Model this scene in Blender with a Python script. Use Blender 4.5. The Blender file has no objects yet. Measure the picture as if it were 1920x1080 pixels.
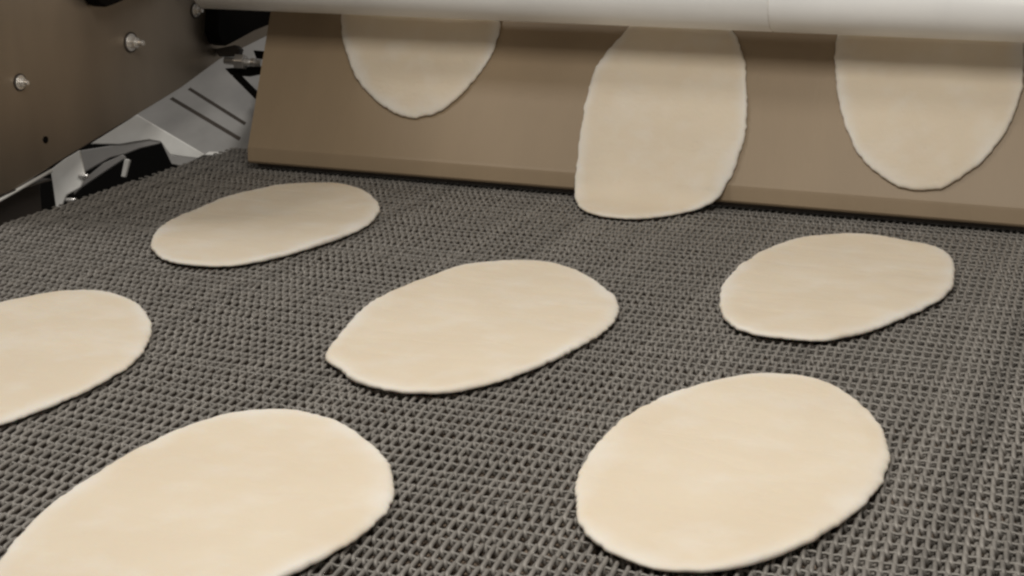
import bpy, math, random
from mathutils import Vector, Matrix, noise
random.seed(7)
R = math.radians
C = bpy.context.scene.collection
SC = bpy.context.scene
S = 0.30            # metres per modelling unit (height of the camera above the mesh belt)

# ------------------------------------------------------------------ camera
F, TH, RO, PH = 3000.0, R(16.1), R(-0.5), R(23.19)
c, s = math.cos(RO), math.sin(RO)
lv = Matrix(((c, s*math.sin(TH), s*math.cos(TH)), (-s, c*math.sin(TH), c*math.cos(TH)), (0, math.cos(TH), -math.sin(TH))))
RZ = Matrix.Rotation(PH, 3, 'Z')
right, up, fwd = (RZ @ lv[i] for i in range(3))
cam_d = bpy.data.cameras.new('camera'); cam = bpy.data.objects.new('camera', cam_d); C.objects.link(cam)
cam.matrix_world = Matrix.Translation(Vector((0, 0, S))) @ Matrix((right, up, -fwd)).transposed().to_4x4()
cam_d.sensor_width = 36; cam_d.lens = 36*F/1920; cam_d.clip_start = .01; cam_d.clip_end = 50
SC.camera = cam

# ------------------------------------------------------------------ world and lamps
w = bpy.data.worlds.new('World'); SC.world = w; w.use_nodes = True
bg = w.node_tree.nodes['Background']; bg.inputs[0].default_value = (1.0, .95, .89, 1); bg.inputs[1].default_value = .13
SC.view_settings.view_transform = 'Standard'; SC.view_settings.look = 'None'
SC.view_settings.exposure = .06; SC.view_settings.gamma = 1
SC.render.engine = 'CYCLES'
SC.cycles.filter_width = 2.5

def lamp(name, loc, target, size, power, col, spread=180):
    d = bpy.data.lights.new(name, 'AREA'); d.shape = 'RECTANGLE'; d.size, d.size_y = size; d.energy = power; d.color = col; d.spread = R(spread)
    o = bpy.data.objects.new(name, d); C.objects.link(o); o.location = loc
    o.rotation_euler = (Vector(target)-Vector(loc)).to_track_quat('-Z', 'Y').to_euler()
    return o
lamp('area_light', (-.20, .55, .84), (-.20, .78, 0), (.55, .36), 4.6, (1, .95, .87))
lamp('area_light', (-1.42, .875, 1.30), (-.38, .60, 0), (.25, .25), 2.6, (1, .97, .93), 105)
lamp('area_light', (.02, .42, 1.05), (-.10, .50, 0), (.5, .3), .42, (1, .975, .945), 90)  # unseen fill added to brighten the near end of the belt

# ------------------------------------------------------------------ helpers
O = Vector((0, 0, 1))
def ray(p): return right*(p[0]-960) - up*(p[1]-540) + fwd*F
def hit(p, n, q):
    d = ray(p); n = Vector(n); return O + d*((Vector(q)-O).dot(n)/d.dot(n))
def on_x(x): return lambda p: hit(p, (1, 0, 0), (x, 0, 0))
def on_z(z): return lambda p: hit(p, (0, 0, 1), (0, 0, z))

def mesh(name, vs, fs, mat, smooth=False, autos=None):
    m = bpy.data.meshes.new(name); m.from_pydata([tuple(Vector(v)*S) for v in vs], [], fs); m.validate(); m.update()
    m.materials.append(mat)
    if smooth: m.polygons.foreach_set('use_smooth', [True]*len(m.polygons))
    return m
def link(name, m, parent=None, loc=None):
    o = bpy.data.objects.new(name, m); C.objects.link(o)
    if parent: o.parent = parent
    if loc is not None: o.location = Vector(loc)*S
    return o
def tag(o, label=None, cat=None, group=None, kind=None):
    if label: o['label'] = label
    if cat: o['category'] = cat
    if group: o['group'] = group
    if kind: o['kind'] = kind
    return o
def empty(name, label, cat, loc=(0, 0, 0), group=None):
    o = link(name, None, None, loc); o.empty_display_size = .01; return tag(o, label, cat, group)
def bevel(o, wd=.002, seg=2):
    b = o.modifiers.new('bevel', 'BEVEL'); b.width = wd; b.segments = seg; b.limit_method = 'ANGLE'
    return o
def slab(pts, thick, n):
    """closed polygon (3D, roughly planar) extruded by thick along -n"""
    n = Vector(n).normalized(); k = len(pts)
    vs = [Vector(p) for p in pts] + [Vector(p)-n*thick for p in pts]
    fs = [list(range(k)), list(range(2*k-1, k-1, -1))] + [[i, i+k, (i+1) % k+k, (i+1) % k] for i in range(k)]
    return vs, fs
def recalc(m):
    import bmesh
    b = bmesh.new(); b.from_mesh(m); bmesh.ops.recalc_face_normals(b, faces=b.faces); b.to_mesh(m); b.free(); return m
def slab_obj(name, pts, thick, n, mat, parent=None, bv=.001):
    base = parent.location/S if parent else Vector((0, 0, 0))
    vs, fs = slab([Vector(p)-base for p in pts], thick, n)
    m = recalc(mesh(name, vs, fs, mat)); o = link(name, m, parent)
    if bv: bevel(o, bv)
    return o
def box_pts(x0, x1, y0, y1, z0, z1):
    vs = [(x, y, z) for z in (z0, z1) for y in (y0, y1) for x in (x0, x1)]
    fs = [(0, 2, 3, 1), (4, 5, 7, 6), (0, 1, 5, 4), (2, 6, 7, 3), (0, 4, 6, 2), (1, 3, 7, 5)]
    return vs, fs
def box_obj(name, b, mat, parent=None, bv=.001, loc=(0, 0, 0)):
    vs, fs = box_pts(*b); vs = [Vector(v)-Vector(loc) for v in vs]
    o = link(name, mesh(name, vs, fs, mat), parent)
    if not parent: o.location = Vector(loc)*S
    if bv: bevel(o, bv)
    return o
def tube(a, b, r, n=20, caps=True, r2=None):
    a, b = Vector(a), Vector(b); d = (b-a).normalized(); u = d.orthogonal().normalized(); v = d.cross(u); r2 = r if r2 is None else r2
    vs = [a+(u*math.cos(2*math.pi*i/n)+v*math.sin(2*math.pi*i/n))*r for i in range(n)]
    vs += [b+(u*math.cos(2*math.pi*i/n)+v*math.sin(2*math.pi*i/n))*r2 for i in range(n)]
    fs = [[i, (i+1) % n, (i+1) % n+n, i+n] for i in range(n)]
    if caps: fs += [list(range(n-1, -1, -1)), list(range(n, 2*n))]
    return vs, fs
def tube_obj(name, a, b, r, mat, parent=None, n=20, bv=0, r2=None):
    base = parent.location/S if parent else Vector((0, 0, 0))
    vs, fs = tube(Vector(a)-base, Vector(b)-base, r, n, True, r2)
    m = mesh(name, vs, fs, mat)
    for p in m.polygons: p.use_smooth = len(p.vertices) == 4 and n > 8
    o = link(name, m, parent)
    if bv: bevel(o, bv)
    return o

# ------------------------------------------------------------------ materials
def mat(name, col, rough=.5, metal=0, noise_scale=None, var=.15, bump=0, bump_scale=200, stretch=(1, 1, 1), sss=0, rvar=0):
    m = bpy.data.materials.new(name); m.use_nodes = True; nt = m.node_tree; n = nt.nodes; b = n['Principled BSDF']
    b.inputs['Base Color'].default_value = (*col, 1); b.inputs['Roughness'].default_value = rough; b.inputs['Metallic'].default_value = metal
    tc = n.new('ShaderNodeTexCoord'); mp = n.new('ShaderNodeMapping'); mp.inputs['Scale'].default_value = stretch
    nt.links.new(tc.outputs['Object'], mp.inputs[0])
    if noise_scale:
        t = n.new('ShaderNodeTexNoise'); t.inputs['Scale'].default_value = noise_scale; t.inputs['Detail'].default_value = 6
        nt.links.new(mp.outputs[0], t.inputs[0])
        r = n.new('ShaderNodeValToRGB'); r.color_ramp.elements[0].position = .3; r.color_ramp.elements[1].position = .7
        r.color_ramp.elements[0].color = (*[x*(1-var) for x in col], 1); r.color_ramp.elements[1].color = (*[min(1, x*(1+var)) for x in col], 1)
        nt.links.new(t.outputs[0], r.inputs[0]); nt.links.new(r.outputs[0], b.inputs['Base Color'])
        if rvar:
            q = n.new('ShaderNodeMapRange'); q.inputs[3].default_value = rough-rvar; q.inputs[4].default_value = rough+rvar
            nt.links.new(t.outputs[0], q.inputs[0]); nt.links.new(q.outputs[0], b.inputs['Roughness'])
    if bump:
        t2 = n.new('ShaderNodeTexNoise'); t2.inputs['Scale'].default_value = bump_scale; t2.inputs['Detail'].default_value = 4
        nt.links.new(mp.outputs[0], t2.inputs[0])
        bp = n.new('ShaderNodeBump'); bp.inputs['Strength'].default_value = bump; bp.inputs['Distance'].default_value = .001
        nt.links.new(t2.outputs[0], bp.inputs['Height']); nt.links.new(bp.outputs[0], b.inputs['Normal'])
    if sss:
        b.inputs['Subsurface Weight'].default_value = sss; b.inputs['Subsurface Radius'].default_value = (1, .6, .35); b.inputs['Subsurface Scale'].default_value = .003
    return m
M_wire = mat('belt_wire', (.262, .243, .22), .58, .3, 70, .3, rvar=.12)
M_rod = mat('cross_rod_steel', (.25, .235, .213), .55, .35, 60, .2)
M_bed = mat('belt_bed_steel', (.37, .285, .22), .85, 0, 30, .2)
M_tan = mat('tan_belt', (.33, .245, .155), .5, 0, 7, .14, .15, 350, (1, .25, .25))
M_white = mat('white_plastic', (.93, .925, .91), .35, 0, 14, .05, .05, 60)
M_seam = mat('grey_seam', (.82, .80, .77), .6)
M_plate = mat("side_plate_steel", (.40, .335, .265), .36, .8, 4, .3, .12, 30, (1, 1.6, .5), rvar=.08)  # vertically stretched colour noise also paints the plate's sheen
M_rail = mat('dark_rail', (.06, .05, .042), .5, .2, 12, .2)
M_sheet = mat('guide_sheet_steel', (.40, .39, .375), .4, .15, 9, .3, .8, 16)
M_bright = mat('bright_steel', (.93, .91, .86), .35, .1, 30, .12, .9, 22)  # near-white steel, carries the lit look of the lip in its colour
M_slot = mat('slot_shade', (.06, .048, .038), .8)  # dark strips laid on the sheet, the slots' inner shade as colour
M_bolt = mat('polished_bolt', (.9, .87, .83), .26, .7)
M_black = mat('black_rubber', (.008, .007, .006), .6)
M_void = mat('void_shade', (.005, .0045, .004), .9)
for q in (M_black, M_void): q.node_tree.nodes['Principled BSDF'].inputs['Specular IOR Level'].default_value = .04

def dough_material():
    m = bpy.data.materials.new('raw_dough'); m.use_nodes = True; nt = m.node_tree; n = nt.nodes; L = nt.links; b = n['Principled BSDF']
    tc = n.new('ShaderNodeTexCoord'); oi = n.new('ShaderNodeObjectInfo')
    ad = n.new('ShaderNodeVectorMath'); ad.operation = 'ADD'; L.new(tc.outputs['Object'], ad.inputs[0])
    L.new(oi.outputs['Random'], ad.inputs[1])
    def nz(scale, detail, p0, p1):
        t = n.new('ShaderNodeTexNoise'); t.inputs['Scale'].default_value = scale; t.inputs['Detail'].default_value = detail
        L.new(ad.outputs[0], t.inputs[0]); r = n.new('ShaderNodeMapRange'); r.inputs[1].default_value = p0; r.inputs[2].default_value = p1
        L.new(t.outputs[0], r.inputs[0]); return t, r
    t1, r1 = nz(14, 3, .35, .65); t2, r2 = nz(38, 7, .48, .72)
    at = n.new('ShaderNodeAttribute'); at.attribute_name = 'rim'
    base = n.new('ShaderNodeMix'); base.data_type = 'RGBA'; base.inputs['A'].default_value = (.755, .645, .495, 1); base.inputs['B'].default_value = (.785, .68, .53, 1)
    L.new(r1.outputs[0], base.inputs['Factor'])
    # dry flour: patchy on the face, denser along the rim
    mu = n.new('ShaderNodeMath'); mu.operation = 'MULTIPLY'; mu.inputs[1].default_value = .36; L.new(r2.outputs[0], mu.inputs[0])
    wob = n.new('ShaderNodeMath'); wob.operation = 'MULTIPLY'; L.new(at.outputs['Fac'], wob.inputs[0])
    w2 = n.new('ShaderNodeMath'); w2.operation = 'ADD'; w2.inputs[1].default_value = .3; L.new(r1.outputs[0], w2.inputs[0]); L.new(w2.outputs[0], wob.inputs[1])
    sm = n.new('ShaderNodeMath'); sm.operation = 'ADD'; sm.use_clamp = True; L.new(mu.outputs[0], sm.inputs[0]); L.new(wob.outputs[0], sm.inputs[1])
    fl = n.new('ShaderNodeMix'); fl.data_type = 'RGBA'; fl.inputs['B'].default_value = (.83, .775, .69, 1)
    L.new(sm.outputs[0], fl.inputs['Factor']); L.new(base.outputs['Result'], fl.inputs['A']); L.new(fl.outputs['Result'], b.inputs['Base Color'])
    b.inputs['Roughness'].default_value = .62; b.inputs['Specular IOR Level'].default_value = .3
    b.inputs['Subsurface Weight'].default_value = .12; b.inputs['Subsurface Radius'].default_value = (1, .6, .3); b.inputs['Subsurface Scale'].default_value = .004
    t3 = n.new('ShaderNodeTexNoise'); t3.inputs['Scale'].default_value = 160; t3.inputs['Detail'].default_value = 5; L.new(ad.outputs[0], t3.inputs[0])
    bp = n.new('ShaderNodeBump'); bp.inputs['Strength'].default_value = .3; bp.inputs['Distance'].default_value = .001
    L.new(t3.outputs[0], bp.inputs['Height'])
    # long soft creases left by the sheeter, and small pits
    mp = n.new('ShaderNodeMapping'); mp.inputs['Rotation'].default_value = (0, 0, .5); mp.inputs['Scale'].default_value = (6, 15, 10)
    L.new(ad.outputs[0], mp.inputs[0]); t4 = n.new('ShaderNodeTexNoise'); t4.inputs['Scale'].default_value = 3; t4.inputs['Detail'].default_value = 3; t4.inputs['Distortion'].default_value = .6
    L.new(mp.outputs[0], t4.inputs[0]); b4 = n.new('ShaderNodeBump'); b4.inputs['Strength'].default_value = .34; b4.inputs['Distance'].default_value = .003
    L.new(t4.outputs[0], b4.inputs['Height']); L.new(bp.outputs[0], b4.inputs['Normal'])
    vo = n.new('ShaderNodeTexVoronoi'); vo.inputs['Scale'].default_value = 95; L.new(ad.outputs[0], vo.inputs[0])
    r5 = n.new('ShaderNodeMapRange'); r5.inputs[1].default_value = .05; r5.inputs[2].default_value = .22; L.new(vo.outputs['Distance'], r5.inputs[0])
    b5 = n.new('ShaderNodeBump'); b5.inputs['Strength'].default_value = .12; b5.inputs['Distance'].default_value = .001
    L.new(r5.outputs[0], b5.inputs['Height']); L.new(b4.outputs[0], b5.inputs['Normal']); L.new(b5.outputs[0], b.inputs['Normal'])
    return m
M_dough = dough_material()

# ------------------------------------------------------------------ floor under the machine (setting)
fl = box_obj('floor', (-9, 6, -3, 10, -3.3, -3.2), M_void, bv=0); tag(fl, kind='structure')

# ------------------------------------------------------------------ wire mesh conveyor belt
XL, XR, Y0, PITCH, ROW, NROW = -2.87, .62, 1.25, .0183, .0335, 104
RZc, RW = .0058, .0041
belt = empty('wire_mesh_belt', 'grey woven wire mesh conveyor belt carrying the flat dough pieces', 'conveyor belt', (XL, Y0, 0))
def coil_mesh(hand, adv, seed, LY):
    rnd = random.Random(seed); vs, fs = [], []
    n = int((XR-XL)/PITCH); K, Q = 16, 5; pts = []
    jit = [(rnd.gauss(0, .0014), rnd.gauss(0, .0018), rnd.gauss(0, .0009)) for _ in range(n+2)]
    for i in range(n*K+1):
        t = i/K; j = int(t); fr = t-j
        a = [jit[j][k]*(1-fr)+jit[j+1][k]*fr for k in range(3)]
        cx, sx = math.cos(2*math.pi*t), math.sin(2*math.pi*t)
        y = hand*math.copysign(abs(cx)**.6, cx)*LY; z = math.copysign(abs(sx)**.6, sx)*RZc
        pts.append(Vector(((j+(fr*2*adv if fr < .5 else adv+(fr-.5)*2*(1-adv)))*PITCH+a[0], y+a[1], z-RZc-RW+a[2])))
    for i, p in enumerate(pts):
        d = (pts[min(i+1, len(pts)-1)]-pts[max(i-1, 0)]).normalized()
        u = d.cross(Vector((1, 0, 0))).normalized(); v = d.cross(u)
        for q in range(Q):
            an = 2*math.pi*q/Q; vs.append(p+(u*math.cos(an)+v*math.sin(an))*RW)
        if i:
            b0 = (i-1)*Q; fs += [[b0+q, b0+(q+1) % Q, b0+Q+(q+1) % Q, b0+Q+q] for q in range(Q)]
    return mesh('wire_coil', vs, fs, M_wire, True)
coils = [[coil_mesh(1, .64, 1, .0222), coil_mesh(1, .64, 2, .0222), coil_mesh(1, .64, 5, .0222)], [coil_mesh(1, .52, 3, .0178), coil_mesh(1, .52, 4, .0178), coil_mesh(1, .52, 6, .0178)]]
def rod_mesh(seed):
    rnd = random.Random(seed); vs, fs = [], []; n = int((XR-XL)/PITCH)*2; Q = 5
    for i in range(n+1):
        x = i*PITCH/2; z = (.0010 if i % 2 else -.0010)+rnd.gauss(0, .0003)+.0042
        for q in range(Q):
            an = 2*math.pi*q/Q; vs.append((x-.006, math.cos(an)*.003, -RZc-RW+z+math.sin(an)*.003))
        if i:
            b0 = (i-1)*Q; fs += [[b0+q, b0+(q+1) % Q, b0+Q+(q+1) % Q, b0+Q+q] for q in range(Q)]
    return mesh('cross_rod', vs, fs, M_rod, True)
rods = [rod_mesh(1), rod_mesh(2)]
shift = 0
for i in range(NROW-1, -1, -1):
    link('wire_coil', random.choice(coils[i % 2]), belt, (shift*PITCH+random.gauss(0, .0010), i*ROW+random.gauss(0, .0008), random.gauss(0, .0006)))
    link('cross_rod', rods[i % 2], belt, (0, i*ROW+(.0188 if i % 2 == 0 else .0147), 0))
    shift = (shift+(.64 if i % 2 == 0 else .52)+.5) % 1
bed = box_obj('slider_bed', (XL+.02, XR, Y0-.1, Y0+NROW*ROW, -.075, -.0205), M_bed, loc=(XL, Y0, -.06))
tag(bed, 'dark flat bed plate seen through the wire mesh belt', 'bed plate')

# ------------------------------------------------------------------ inclined tan transfer belt
AL = R(57); CA, SA = math.cos(AL), math.sin(AL)
lip = (4.10, .020); knee = (4.109, .062)
top = (knee[0]+CA*1.05, knee[1]+SA*1.05)
front = [lip, knee, top]
def strip(profile, x0, x1, nx=1):
    vs, fs = [], []; k = len(profile)
    for j in range(nx+1):
        x = x0+(x1-x0)*j/nx
        vs += [(x, y, z) for y, z in profile]
        if j: fs += [[(j-1)*k+i, (j-1)*k+(i+1) % k, j*k+(i+1) % k, j*k+i] for i in range(k)]
    fs += [list(range(k-1, -1, -1)), list(range(nx*k, nx*k+k))]
    return vs, fs
XC0, XC1 = -2.665, .75
slide = empty('inclined_transfer_belt', 'smooth tan belt sloping down onto the wire mesh under the white roller', 'belt', (XC0, lip[0], lip[1]))
th = .007
prof = [top, (knee[0]+CA*.012, knee[1]+SA*.012), (knee[0]+CA*.004-.0006, knee[1]+SA*.004), (knee[0]-.0004, knee[1]-.003), (lip[0], lip[1]+.006),
        (lip[0]+.002, lip[1]+.001), (lip[0]+.008, lip[1]-.003), (lip[0]+.016, lip[1]-.001), (lip[0]+.03, lip[1]+.012),
        (top[0]+.03*SA, top[1]-.03*CA)]
base = Vector((0, lip[0], lip[1]))
vs, fs = strip(prof, XC0, XC1, 1)
vs = [(v[0]+(.036-.10*(v[2]-lip[1])/.8 if v[0] < XC0+.01 else 0), v[1], v[2]) for v in vs]   # trimmed edge runs slightly off square
o = link('belt_surface', recalc(mesh('belt_surface', [Vector(v)-slide.location/S for v in vs], fs, M_tan)), slide)
# steel knife edge bar that the belt turns round, seen as a dark line at the lip
ev, ef = strip([(lip[0]+.012, lip[1]-.006), (lip[0]+.05, lip[1]+.008), (lip[0]+.05, lip[1]-.012), (lip[0]+.016, lip[1]-.014)], XC0+.06, XC1)
link('nose_bar', recalc(mesh('nose_bar', [Vector(v)-slide.location/S for v in ev], ef, M_rail)), slide)

# ------------------------------------------------------------------ dough pieces
GD = 'raw dough ovals travelling through the machine'
T = .0125
def catmull(P, n):
    out = []; k = len(P)
    for i in range(k):
        a, b, c_, d = (Vector(P[(i+j-1) % k]) for j in range(4))
        for q in range(6):
            t = q/6; out.append(.5*((2*b)+(c_-a)*t+(2*a-5*b+4*c_-d)*t*t+(3*b-a-3*c_+d)*t**3))
    # equal arc length
    L = [0]
    for i in range(len(out)): L.append(L[-1]+(out[(i+1) % len(out)]-out[i]).length)
    res = []; j = 0
    for i in range(n):
        s_ = L[-1]*i/n
        while L[j+1] < s_: j += 1
        t = (s_-L[j])/max(1e-9, L[j+1]-L[j]); res.append(out[j].lerp(out[(j+1) % len(out)], t))
    return res
def smooth(P, it=2):
    for _ in range(it): P = [(P[i-1]+P[i]*2+P[(i+1) % len(P)])/4 for i in range(len(P))]
    return P
def dough(pix, to_uv, to_3d, label, seed, thick=T, nrm=190):
    uv = smooth(catmull([to_uv(p) for p in pix], nrm), 3)
    cen = sum(uv, Vector((0, 0)))/nrm
    # small ragged nicks along the cut edge
    uv = [p+(p-cen).normalized()*(.0040*noise.noise(Vector((p.x*20, p.y*20, seed)))+.0042*noise.noise(Vector((p.x*70, p.y*70, seed+9)))) for p in uv]
    rings = [.06, .16, .28, .4, .52, .62, .71, .79, .85, .895, .93, .955, .972, .985, .994, 1.0]
    vs, fs, rim = [], [], []
    base = None
    def put(q, h, r):
        vs.append(to_3d(q.x, q.y, h)); rim.append(r)
    def topz(q, d):
        w_ = .014*(1+.8*noise.noise(Vector((q.x*6, q.y*6, seed+7)))); e = min(d/w_, 1)
        z = thick*(1+.22*noise.noise(Vector((q.x*9, q.y*9, seed+2))))*(.36+.64*math.sqrt(max(0, 1-(1-e)**2)))
        z += thick*.10*noise.noise(Vector((q.x*5, q.y*5, seed*3.1)))*e + thick*.10*noise.noise(Vector((q.x*16, q.y*16, seed*1.7)))*e
        z += thick*.16*math.exp(-((d-.045)/.025)**2)*(.5+noise.noise(Vector((q.x*7, q.y*7, seed+4))))
        return z
    put(cen, topz(cen, 1), 0)
    for s_ in rings:
        for p in uv:
            q = cen.lerp(p, s_); d = (p-cen).length*(1-s_)
            put(q, topz(q, d), max(0, 1-d/(.042*(1+.9*noise.noise(Vector((q.x*8, q.y*8, seed+5))))))**1.2)
    for s_, h in ((.988, .22), (.965, .06), (.93, .004), (.8, .004), (.65, .004), (.5, .004), (.35, .004), (.2, .004), (.08, .004)):
        for p in uv: put(cen.lerp(p, s_), thick*h, 1)
    put(cen, thick*.004, 1)
    nr = len(rings)+9
    fs += [[0, 1+(i+1) % nrm, 1+i][::-1] for i in range(nrm)]
    for k in range(nr-1):
        a = 1+k*nrm; b = a+nrm
        fs += [[a+i, a+(i+1) % nrm, b+(i+1) % nrm, b+i] for i in range(nrm)]
    a = 1+(nr-1)*nrm
    fs += [[a+i, a+(i+1) % nrm, len(vs)-1] for i in range(nrm)]
    loc = Vector(to_3d(cen.x, cen.y, 0)); vs = [Vector(v)-loc for v in vs]
    m = recalc(mesh('dough_piece', vs, fs, M_dough, True))
    at = m.attributes.new('rim', 'FLOAT', 'POINT'); at.data.foreach_set('value', rim[:len(m.vertices)])
    return tag(link('dough_piece', m, None, loc), label, 'dough', GD)
flat_uv = lambda p: on_z(T*.35)(p).xy
flat_3d = lambda x, y, h: Vector((x, y, h+.002))
A2 = [(283,462),(290,440),(320,417),(370,395),(430,372),(500,355),(560,348),(615,346),(660,353),(695,368),(712,390),(705,410),(680,430),(640,448),(590,465),(530,483),(480,494),(420,502),(370,500),(325,495),(295,482)]
B2 = [(610,670),(640,627),(677,587),(720,557),(793,527),(870,503),(943,493),(1027,495),(1093,518),(1140,547),(1160,573),(1157,597),(1137,622),(1093,650),(1043,677),(987,700),(920,723),(860,737),(810,742),(743,738),(687,727),(652,710),(640,698),(620,686)]
C2 = [(1350,585),(1352,545),(1370,518),(1400,492),(1450,465),(1520,448),(1600,443),(1650,448),(1700,457),(1750,467),(1780,482),(1790,505),(1788,535),(1770,560),(1730,583),(1680,605),(1620,627),(1560,640),(1520,642),(1460,636),(1400,627),(1365,608)]
C3 = [(1078,910),(1090,880),(1120,835),(1160,795),(1220,760),(1290,732),(1360,714),(1430,706),(1500,710),(1560,727),(1610,758),(1645,795),(1665,840),(1668,870),(1655,905),(1620,950),(1570,990),(1500,1030),(1430,1058),(1350,1074),(1270,1076),(1200,1062),(1140,1038),(1100,1008),(1080,975),(1080,938)]
B3 = [(-25,1110),(-10,1075),(20,1030),(60,985),(110,940),(180,893),(260,845),(340,808),(420,784),(500,774),(570,778),(640,800),(690,832),(725,865),(740,905),(735,945),(710,980),(660,1020),(600,1056),(530,1090),(440,1125),(340,1152),(230,1170),(120,1170),(30,1150)]
A3 = [(-250,700),(-245,670),(-210,640),(-150,612),(-70,590),(0,573),(60,560),(120,550),(180,550),(230,560),(265,578),(283,605),(283,635),(265,668),(230,698),(180,728),(120,755),(60,780),(0,800),(-70,810),(-150,802),(-215,770)]
dough(A2, flat_uv, flat_3d, 'small dim dough oval on the mesh nearest the steel side plate, far left', 1)
dough(B2, flat_uv, flat_3d, 'dough oval in the middle of the mesh, below the piece sliding off the slope', 2)
dough(C2, flat_uv, flat_3d, 'dough oval with squarish left end on the mesh right below the tan belt, far right', 3)
dough(C3, flat_uv, flat_3d, 'broad round dough oval at the near right, whole inside the picture', 4)
dough(B3, flat_uv, flat_3d, 'largest dough oval at the near left, cut off by the bottom of the picture', 5)
dough(A3, flat_uv, flat_3d, 'dough oval cut off by the left edge of the picture', 6)

# pieces on the slope: outline mapped onto the unrolled path mesh -> knee -> slope
def path_of(points):
    L = [0]
    for i in range(len(points)-1): L.append(L[-1]+(Vector(points[i+1])-Vector(points[i])).length)
    return L
def make_path(points, it=3):
    P = [Vector(p) for p in points]
    for _ in range(it):     # Chaikin
        Q = [P[0]]
        for i in range(len(P)-1): Q += [P[i].lerp(P[i+1], .25), P[i].lerp(P[i+1], .75)]
        P = Q+[P[-1]]
    L = path_of(P); 
    def uv(p):
        d = ray(p); best = None
        for i in range(len(P)-1):
            a, b = P[i], P[i+1]; e = b-a; n = Vector((0, -e.y, e.x)); q = Vector((0, a.x, a.y))
            den = d.dot(n)
            if abs(den) < 1e-9: continue
            t = (q-O).dot(n)/den; X = O+d*t
            r = ((Vector((X.y, X.z))-a).dot(e))/e.length_squared
            if t > 0 and (-.001 <= r <= 1.001 or (i == 0 and r < 0) or (i == len(P)-2 and r > 1)):
                if best is None or t < best[0]: best = (t, Vector((X.x, L[i]+r*e.length)))
        return best[1]
    def xyz(u, v, h):
        i = 0
        while i < len(P)-2 and L[i+1] < v: i += 1
        e = (P[i+1]-P[i]); r = (v-L[i])/(L[i+1]-L[i])
        def nrm(k):
            k = max(0, min(len(P)-2, k)); g = P[k+1]-P[k]; return Vector((-g.y, g.x)).normalized()
        rr = min(1, max(0, r))
        n = (nrm(i-1).lerp(nrm(i), .5+rr) if rr < .5 else nrm(i).lerp(nrm(i+1), rr-.5)).normalized()
        q = P[i]+e*r+n*h
        return Vector((u, q.x, q.y))
    return uv, xyz
g = .0012
slope_pts = [(knee[0]-g*SA, knee[1]+g*CA), (top[0]-g*SA, top[1]+g*CA)]
uvS, xyzS = make_path(slope_pts, 0)
uvF, xyzF = make_path([(3.6, .0005), (3.98, .0005), (4.05, .004), (4.088, .030), (knee[0]-.004, knee[1]-.002), (knee[0]+CA*.03-g*SA, knee[1]+SA*.03+g*CA), (knee[0]+CA*.5-g*SA, knee[1]+SA*.5+g*CA), (top[0]-g*SA, top[1]+g*CA)], 2)
A1 = [(640,25),(643,70),(655,115),(675,155),(700,185),(730,208),(765,222),(800,220),(835,205),(870,175),(900,140),(925,100),(937,60),(942,30),(936,-20),(915,-70),(870,-115),(800,-140),(720,-125),(668,-80),(645,-25)]
C1 = [(1570,68),(1565,130),(1572,190),(1585,235),(1600,275),(1625,310),(1660,338),(1695,355),(1750,357),(1790,345),(1840,305),(1880,260),(1905,210),(1918,160),(1922,90),(1920,20),(1905,-50),(1860,-110),(1790,-140),(1700,-135),(1630,-90),(1588,-10)]
B1 = [(1182,50),(1144,91),(1115,134),(1101,182),(1091,240),(1084,297),(1078,350),(1078,374),(1086,392),(1106,403),(1140,411),(1187,414),(1240,410),(1287,401),(1326,388),(1350,371),(1371,335),(1386,297),(1398,259),(1402,211),(1400,158),(1395,105),(1374,58),(1340,15),(1300,-8),(1255,-12),(1215,10)]
dough(A1, uvS, xyzS, 'dough piece hanging on the tan slope under the left part of the white roller', 11, T*.9)
dough(C1, uvS, xyzS, 'dough piece on the tan slope at the right, its round tip above the mesh', 12, T*.9)
dough(B1, uvF, xyzF, 'long dough piece sliding off the tan slope, its lower end bent onto the mesh', 13, T*.9)

# ------------------------------------------------------------------ white roller
RR = .076; rc = Vector((0, 4.235, .463+RR+.002))
roller = empty('white_roller', 'thick white plastic roller across the top above the tan slope', 'roller', (-2.84, rc.y, rc.z))
xs = hit((1428, 40), (0, 1, 0), (0, 4.10, 0)).x
def sleeve(x0, x1):
    n = 96; prof_ = [(x0, RR-.006), (x0+.001, RR-.0015), (x0+.003, RR), (x1-.003, RR), (x1-.001, RR-.0015), (x1, RR-.006)]
    vs, fs = [], []
    for x, r in prof_: vs += [(x+2.84, math.cos(2*math.pi*i/n)*r, math.sin(2*math.pi*i/n)*r) for i in range(n)]
    for k in range(len(prof_)-1): fs += [[k*n+i, k*n+(i+1) % n, (k+1)*n+(i+1) % n, (k+1)*n+i] for i in range(n)]
    fs += [list(range(n)), list(range((len(prof_)-1)*n, len(prof_)*n))[::-1]]
    o = link('roller_sleeve', recalc(mesh('roller_sleeve', vs, fs, M_white)), roller)
    for p in o.data.polygons: p.use_smooth = len(p.vertices) == 4
sleeve(-2.84, xs-.001); sleeve(xs+.001, .95)
tube_obj('shaft', (-2.93, rc.y, rc.z), (1.05, rc.y, rc.z), .04, M_bolt, roller, 32)
tube_obj('seam_ring', (xs-.003, rc.y, rc.z), (xs+.003, rc.y, rc.z), RR-.002, M_seam, roller, 64)

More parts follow.
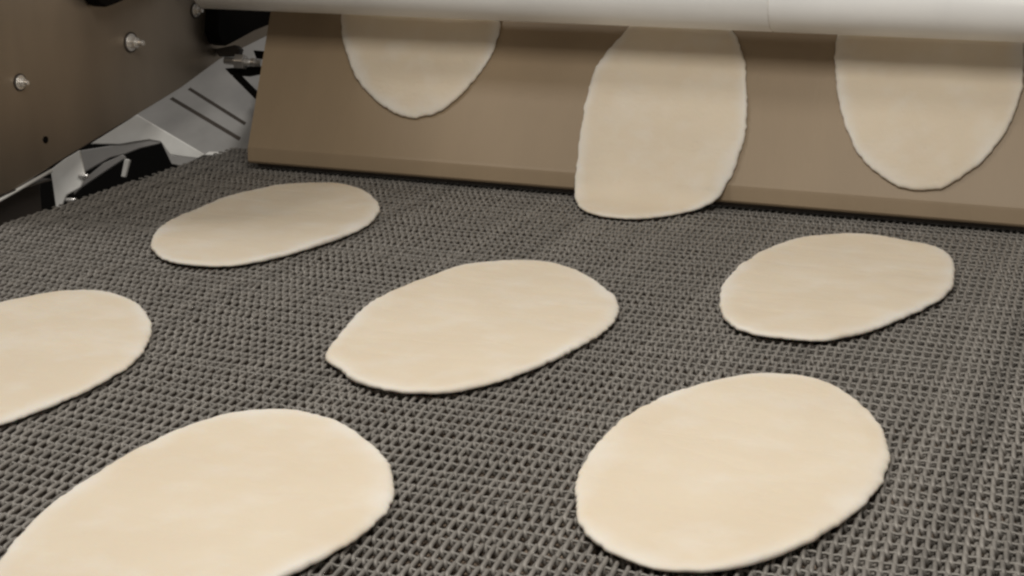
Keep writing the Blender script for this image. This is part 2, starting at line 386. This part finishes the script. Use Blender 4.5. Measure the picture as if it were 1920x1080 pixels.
# ------------------------------------------------------------------ left side plate with bolts
XP = -2.95; px = on_x(XP)
low0, low1 = px((0, 372)), px((340, 165))
k_ = (low1.z-low0.z)/(low1.y-low0.y)
pl = [(XP, low0.y-.11, low0.z-.11*k_), tuple(low1), (XP, *px((412, 112)).yz), (XP, *px((505, 66)).yz), (XP, 4.95, .80), (XP, 4.95, 1.5), (XP, low0.y-.11, 1.5)]
plate = empty('side_plate', 'brownish stainless steel side plate left of the belts, slanted lower edge', 'machine panel', pl[0])
slab_obj('panel', pl, .02, (1, 0, 0), M_plate, plate, .0015)
# rolled lower flange
a, b = Vector(pl[0]), Vector(low1); dn = (b-a).normalized(); ins = Vector((-.05, 0, 0))
def bolt(pix, x, label, r=.021, long=.026, spin=.3):
    p = on_x(x+.02)(pix); p = Vector((x, p.y, p.z))
    t = empty('bolt', label, 'bolt', p, 'bolts on the steel side plate')
    tube_obj('shade_ring', p, p+Vector((.003, 0, 0)), r*1.5, M_rail, t, 24)  # dark ring stands in for the shade and reflection around the bolt
    tube_obj('washer', p, p+Vector((.005, 0, 0)), r*1.25, M_bolt, t, 24, .0003)
    vs, fs = tube(Vector((.005, 0, 0)), Vector((.005+long*.75, 0, 0)), r*.85, 6)
    bevel(link('bolt_head', recalc(mesh('bolt_head', vs, fs, M_bolt)), t), .0006, 3)
    tube_obj('stud', p+Vector((.005+long*.75, 0, 0)), p+Vector((.008+long*1.5, 0, 0)), r*.4, M_bolt, t, 16, .0003)
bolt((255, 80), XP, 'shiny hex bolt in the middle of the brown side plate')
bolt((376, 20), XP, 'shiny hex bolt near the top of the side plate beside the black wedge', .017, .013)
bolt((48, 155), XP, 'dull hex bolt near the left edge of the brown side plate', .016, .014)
hp = px((85, 262)); h = tube_obj('bolt_hole', hp+Vector((.0005, 0, 0)), hp+Vector((.0025, 0, 0)), .010, M_black, None, 20)
hloc = h.location.copy(); h.parent = plate; h.location = -plate.location

def wedge(pts, x, label, th_=.05):
    f3 = [Vector(on_x(x)(p)) for p in pts]; cen = sum(f3, Vector())/len(f3)
    vs, fs = slab([p-cen for p in f3], th_, (1, 0, 0))
    o = link('rubber_wedge', recalc(mesh('rubber_wedge', vs, fs, M_black)), None, cen); bevel(o, .002, 3)
    return tag(o, label, 'rubber wedge', 'black rubber wedges on the side plate')
wedge([(411, -20), (408, 62), (414, 80), (424, 87), (440, 79), (478, 58), (505, 47), (513, 34), (515, -20)], XP+.053, 'large black rubber wedge at the left end of the white roller')
wedge([(172, -60), (178, -10), (190, 8), (200, 14), (214, 9), (245, -4), (290, -25), (292, -60)], XP+.053, 'black rubber wedge tip poking in at the top left over the side plate')

# ------------------------------------------------------------------ dark side rail under the plate
rl = on_x(-3.02)
yA, yB = 1.6, on_x(-2.945)((99, 350)).y
rail = empty('side_rail', 'dark steel rail along the left edge of the mesh belt, below the side plate', 'rail', (-3.02, yA, 0))
box_obj('rail_web', (0, .03, 0, yB-yA, -.12, .045), M_rail, rail)
def sheet_plane(p): return hit(p, (0, -math.sin(R(32)), math.cos(R(32))), (-2.75, 4.37, -.012))
box_obj('rail_cap', (-.05, .075, 0, yB-yA, .0455, .052), M_rail, rail)
lipf = [Vector(pl[0])+Vector((.001, 0, -.001)), Vector(px((96, 319)))+Vector((.001, 0, -.001))]
tube_obj('edge_highlight', lipf[0], lipf[1], .005, M_bright, plate, 12)  # bright tube stands in for the highlight along the plate's lower edge

# ------------------------------------------------------------------ slotted guide sheet behind the belt end
sn = Vector((0, -math.sin(R(32)), math.cos(R(32))))
guide = empty('guide_sheet', 'grey slotted steel sheet between the side plate and the tan belt', 'guide sheet', sheet_plane((380, 288)))
def on_sheet(name, pts, mt, off=0, thick=.008, bv=.0006):
    return slab_obj(name, [sheet_plane(p)+sn*off for p in pts], thick, sn, mt, guide, bv)
on_sheet('panel', [(382, 291), (470, 292), (520, 60), (330, 60), (215, 200), (262, 224)], M_sheet)
on_sheet('slot_shade_strip', [(318, 186), (324, 182), (452, 258), (448, 264)], M_slot, .001, .003, .0002)
on_sheet('slot_shade_strip', [(352, 168), (357, 164), (462, 230), (458, 235)], M_slot, .001, .003, .0002)
on_sheet('fold', [(392, 285), (466, 287), (465, 293), (384, 291)], M_bright, .003, .006)
# bent lip in front of the sheet, coloured near-white as if catching light, curling down to the dark gap
def front_plane(p): return hit(p, (.15, -1, .35), (-2.95, 4.22, -.02))
fn = Vector((.15, -1, .35)).normalized()
bl = empty('bent_deflector', 'bright bent steel deflector below the slotted sheet, above the black gap', 'deflector', front_plane((260, 245)))
def fp(name, pts, mt, off=0, thick=.01, par=bl, bv=.0008):
    return slab_obj(name, [front_plane(p)+fn*off for p in pts], thick, fn, mt, par, bv)
fp('bent_lip', [(170, 270), (258, 215), (385, 290), (372, 297), (345, 294), (320, 290), (302, 266), (280, 262), (255, 266), (225, 271)], M_bright, .004)
fp('under_face', [(150, 282), (225, 270), (255, 266), (280, 262), (304, 264), (300, 269), (262, 278), (236, 288), (205, 296), (160, 322), (152, 330)], M_sheet, 0)
fp('end_tab', [(303, 268), (322, 290), (347, 293), (378, 293), (345, 312), (322, 308)], M_sheet, .002)
fp('peg', [(236, 298), (246, 300), (237, 333), (229, 332)], M_bright, .01, .012)
fp('strut', [(141, 352), (196, 306), (232, 290), (238, 296), (205, 318), (158, 350), (140, 366)], M_sheet, .008, .01)
# bright angle bracket at the end of the rail
br = empty('angle_bracket', 'pale steel angle bracket with two shiny screws at the end of the dark rail', 'bracket', front_plane((125, 350)))
def bp_(p): return hit(p, (.2, -1, .3), (-2.97, 3.78, 0))
bn = Vector((.2, -1, .3)).normalized()
slab_obj('plate', [bp_(p) for p in [(94, 318), (120, 298), (149, 281), (153, 300), (160, 332), (150, 352), (124, 366), (113, 392), (104, 388), (99, 350)]], .008, bn, M_bright, br)
for p in ((156, 331), (133, 376)):
    q = bp_(p); tube_obj('screw', q-Vector((.012, 0, 0))+bn*.006, q+Vector((.022, 0, 0.002))+bn*.006, .0065, M_bolt, br, 16, .0004)
gap = box_obj('void_block', (-7.0, -2.90, 3.0, 9.0, -1.6, -.22), M_void, loc=(-3.5, 4.4, -1.2)); tag(gap, 'black block standing in for the dark void below the belts', kind='structure')  # near-black block added so its colour gives the gap its shade

# ------------------------------------------------------------------ bolt and clamp cluster left of the slope top
def cp(p): return hit(p, (.1, -1, .2), (-2.8, 4.45, .3))
cn = Vector((.1, -1, .2)).normalized()
clamp = empty('tension_clamp', 'steel tensioning bolt with black clamp blocks beside the top of the tan belt', 'clamp', cp((460, 115)))
cs = lambda name, pts, mt, off, th_: slab_obj(name, [cp(p)+cn*off for p in pts], th_, cn, mt, clamp, .001)
cs('clamp_block', [(402, 92), (440, 84), (450, 92), (446, 106), (410, 106)], M_rail, .0, .03)
cs('clamp_block', [(474, 94), (497, 96), (497, 110), (480, 110)], M_black, .0, .03)
cs('clamp_block', [(420, 128), (494, 122), (495, 136), (462, 143), (432, 141)], M_black, -.002, .03)
cs('lever', [(434, 142), (446, 138), (488, 180), (484, 188), (476, 184)], M_black, .0, .02)
a, b = cp((425, 114)), cp((494, 119))
tube_obj('threaded_rod', a+cn*.012, b+cn*.012, .012, M_bolt, clamp, 20)
m_ = a.lerp(b, .42)+cn*.012; dd = (b-a).normalized()
tube_obj('nut', m_-dd*.016, m_+dd*.018, .026, M_bolt, clamp, 6, .0006)
m_ = a.lerp(b, .78)+cn*.012
tube_obj('nut', m_-dd*.008, m_+dd*.008, .016, M_bolt, clamp, 6, .0006)
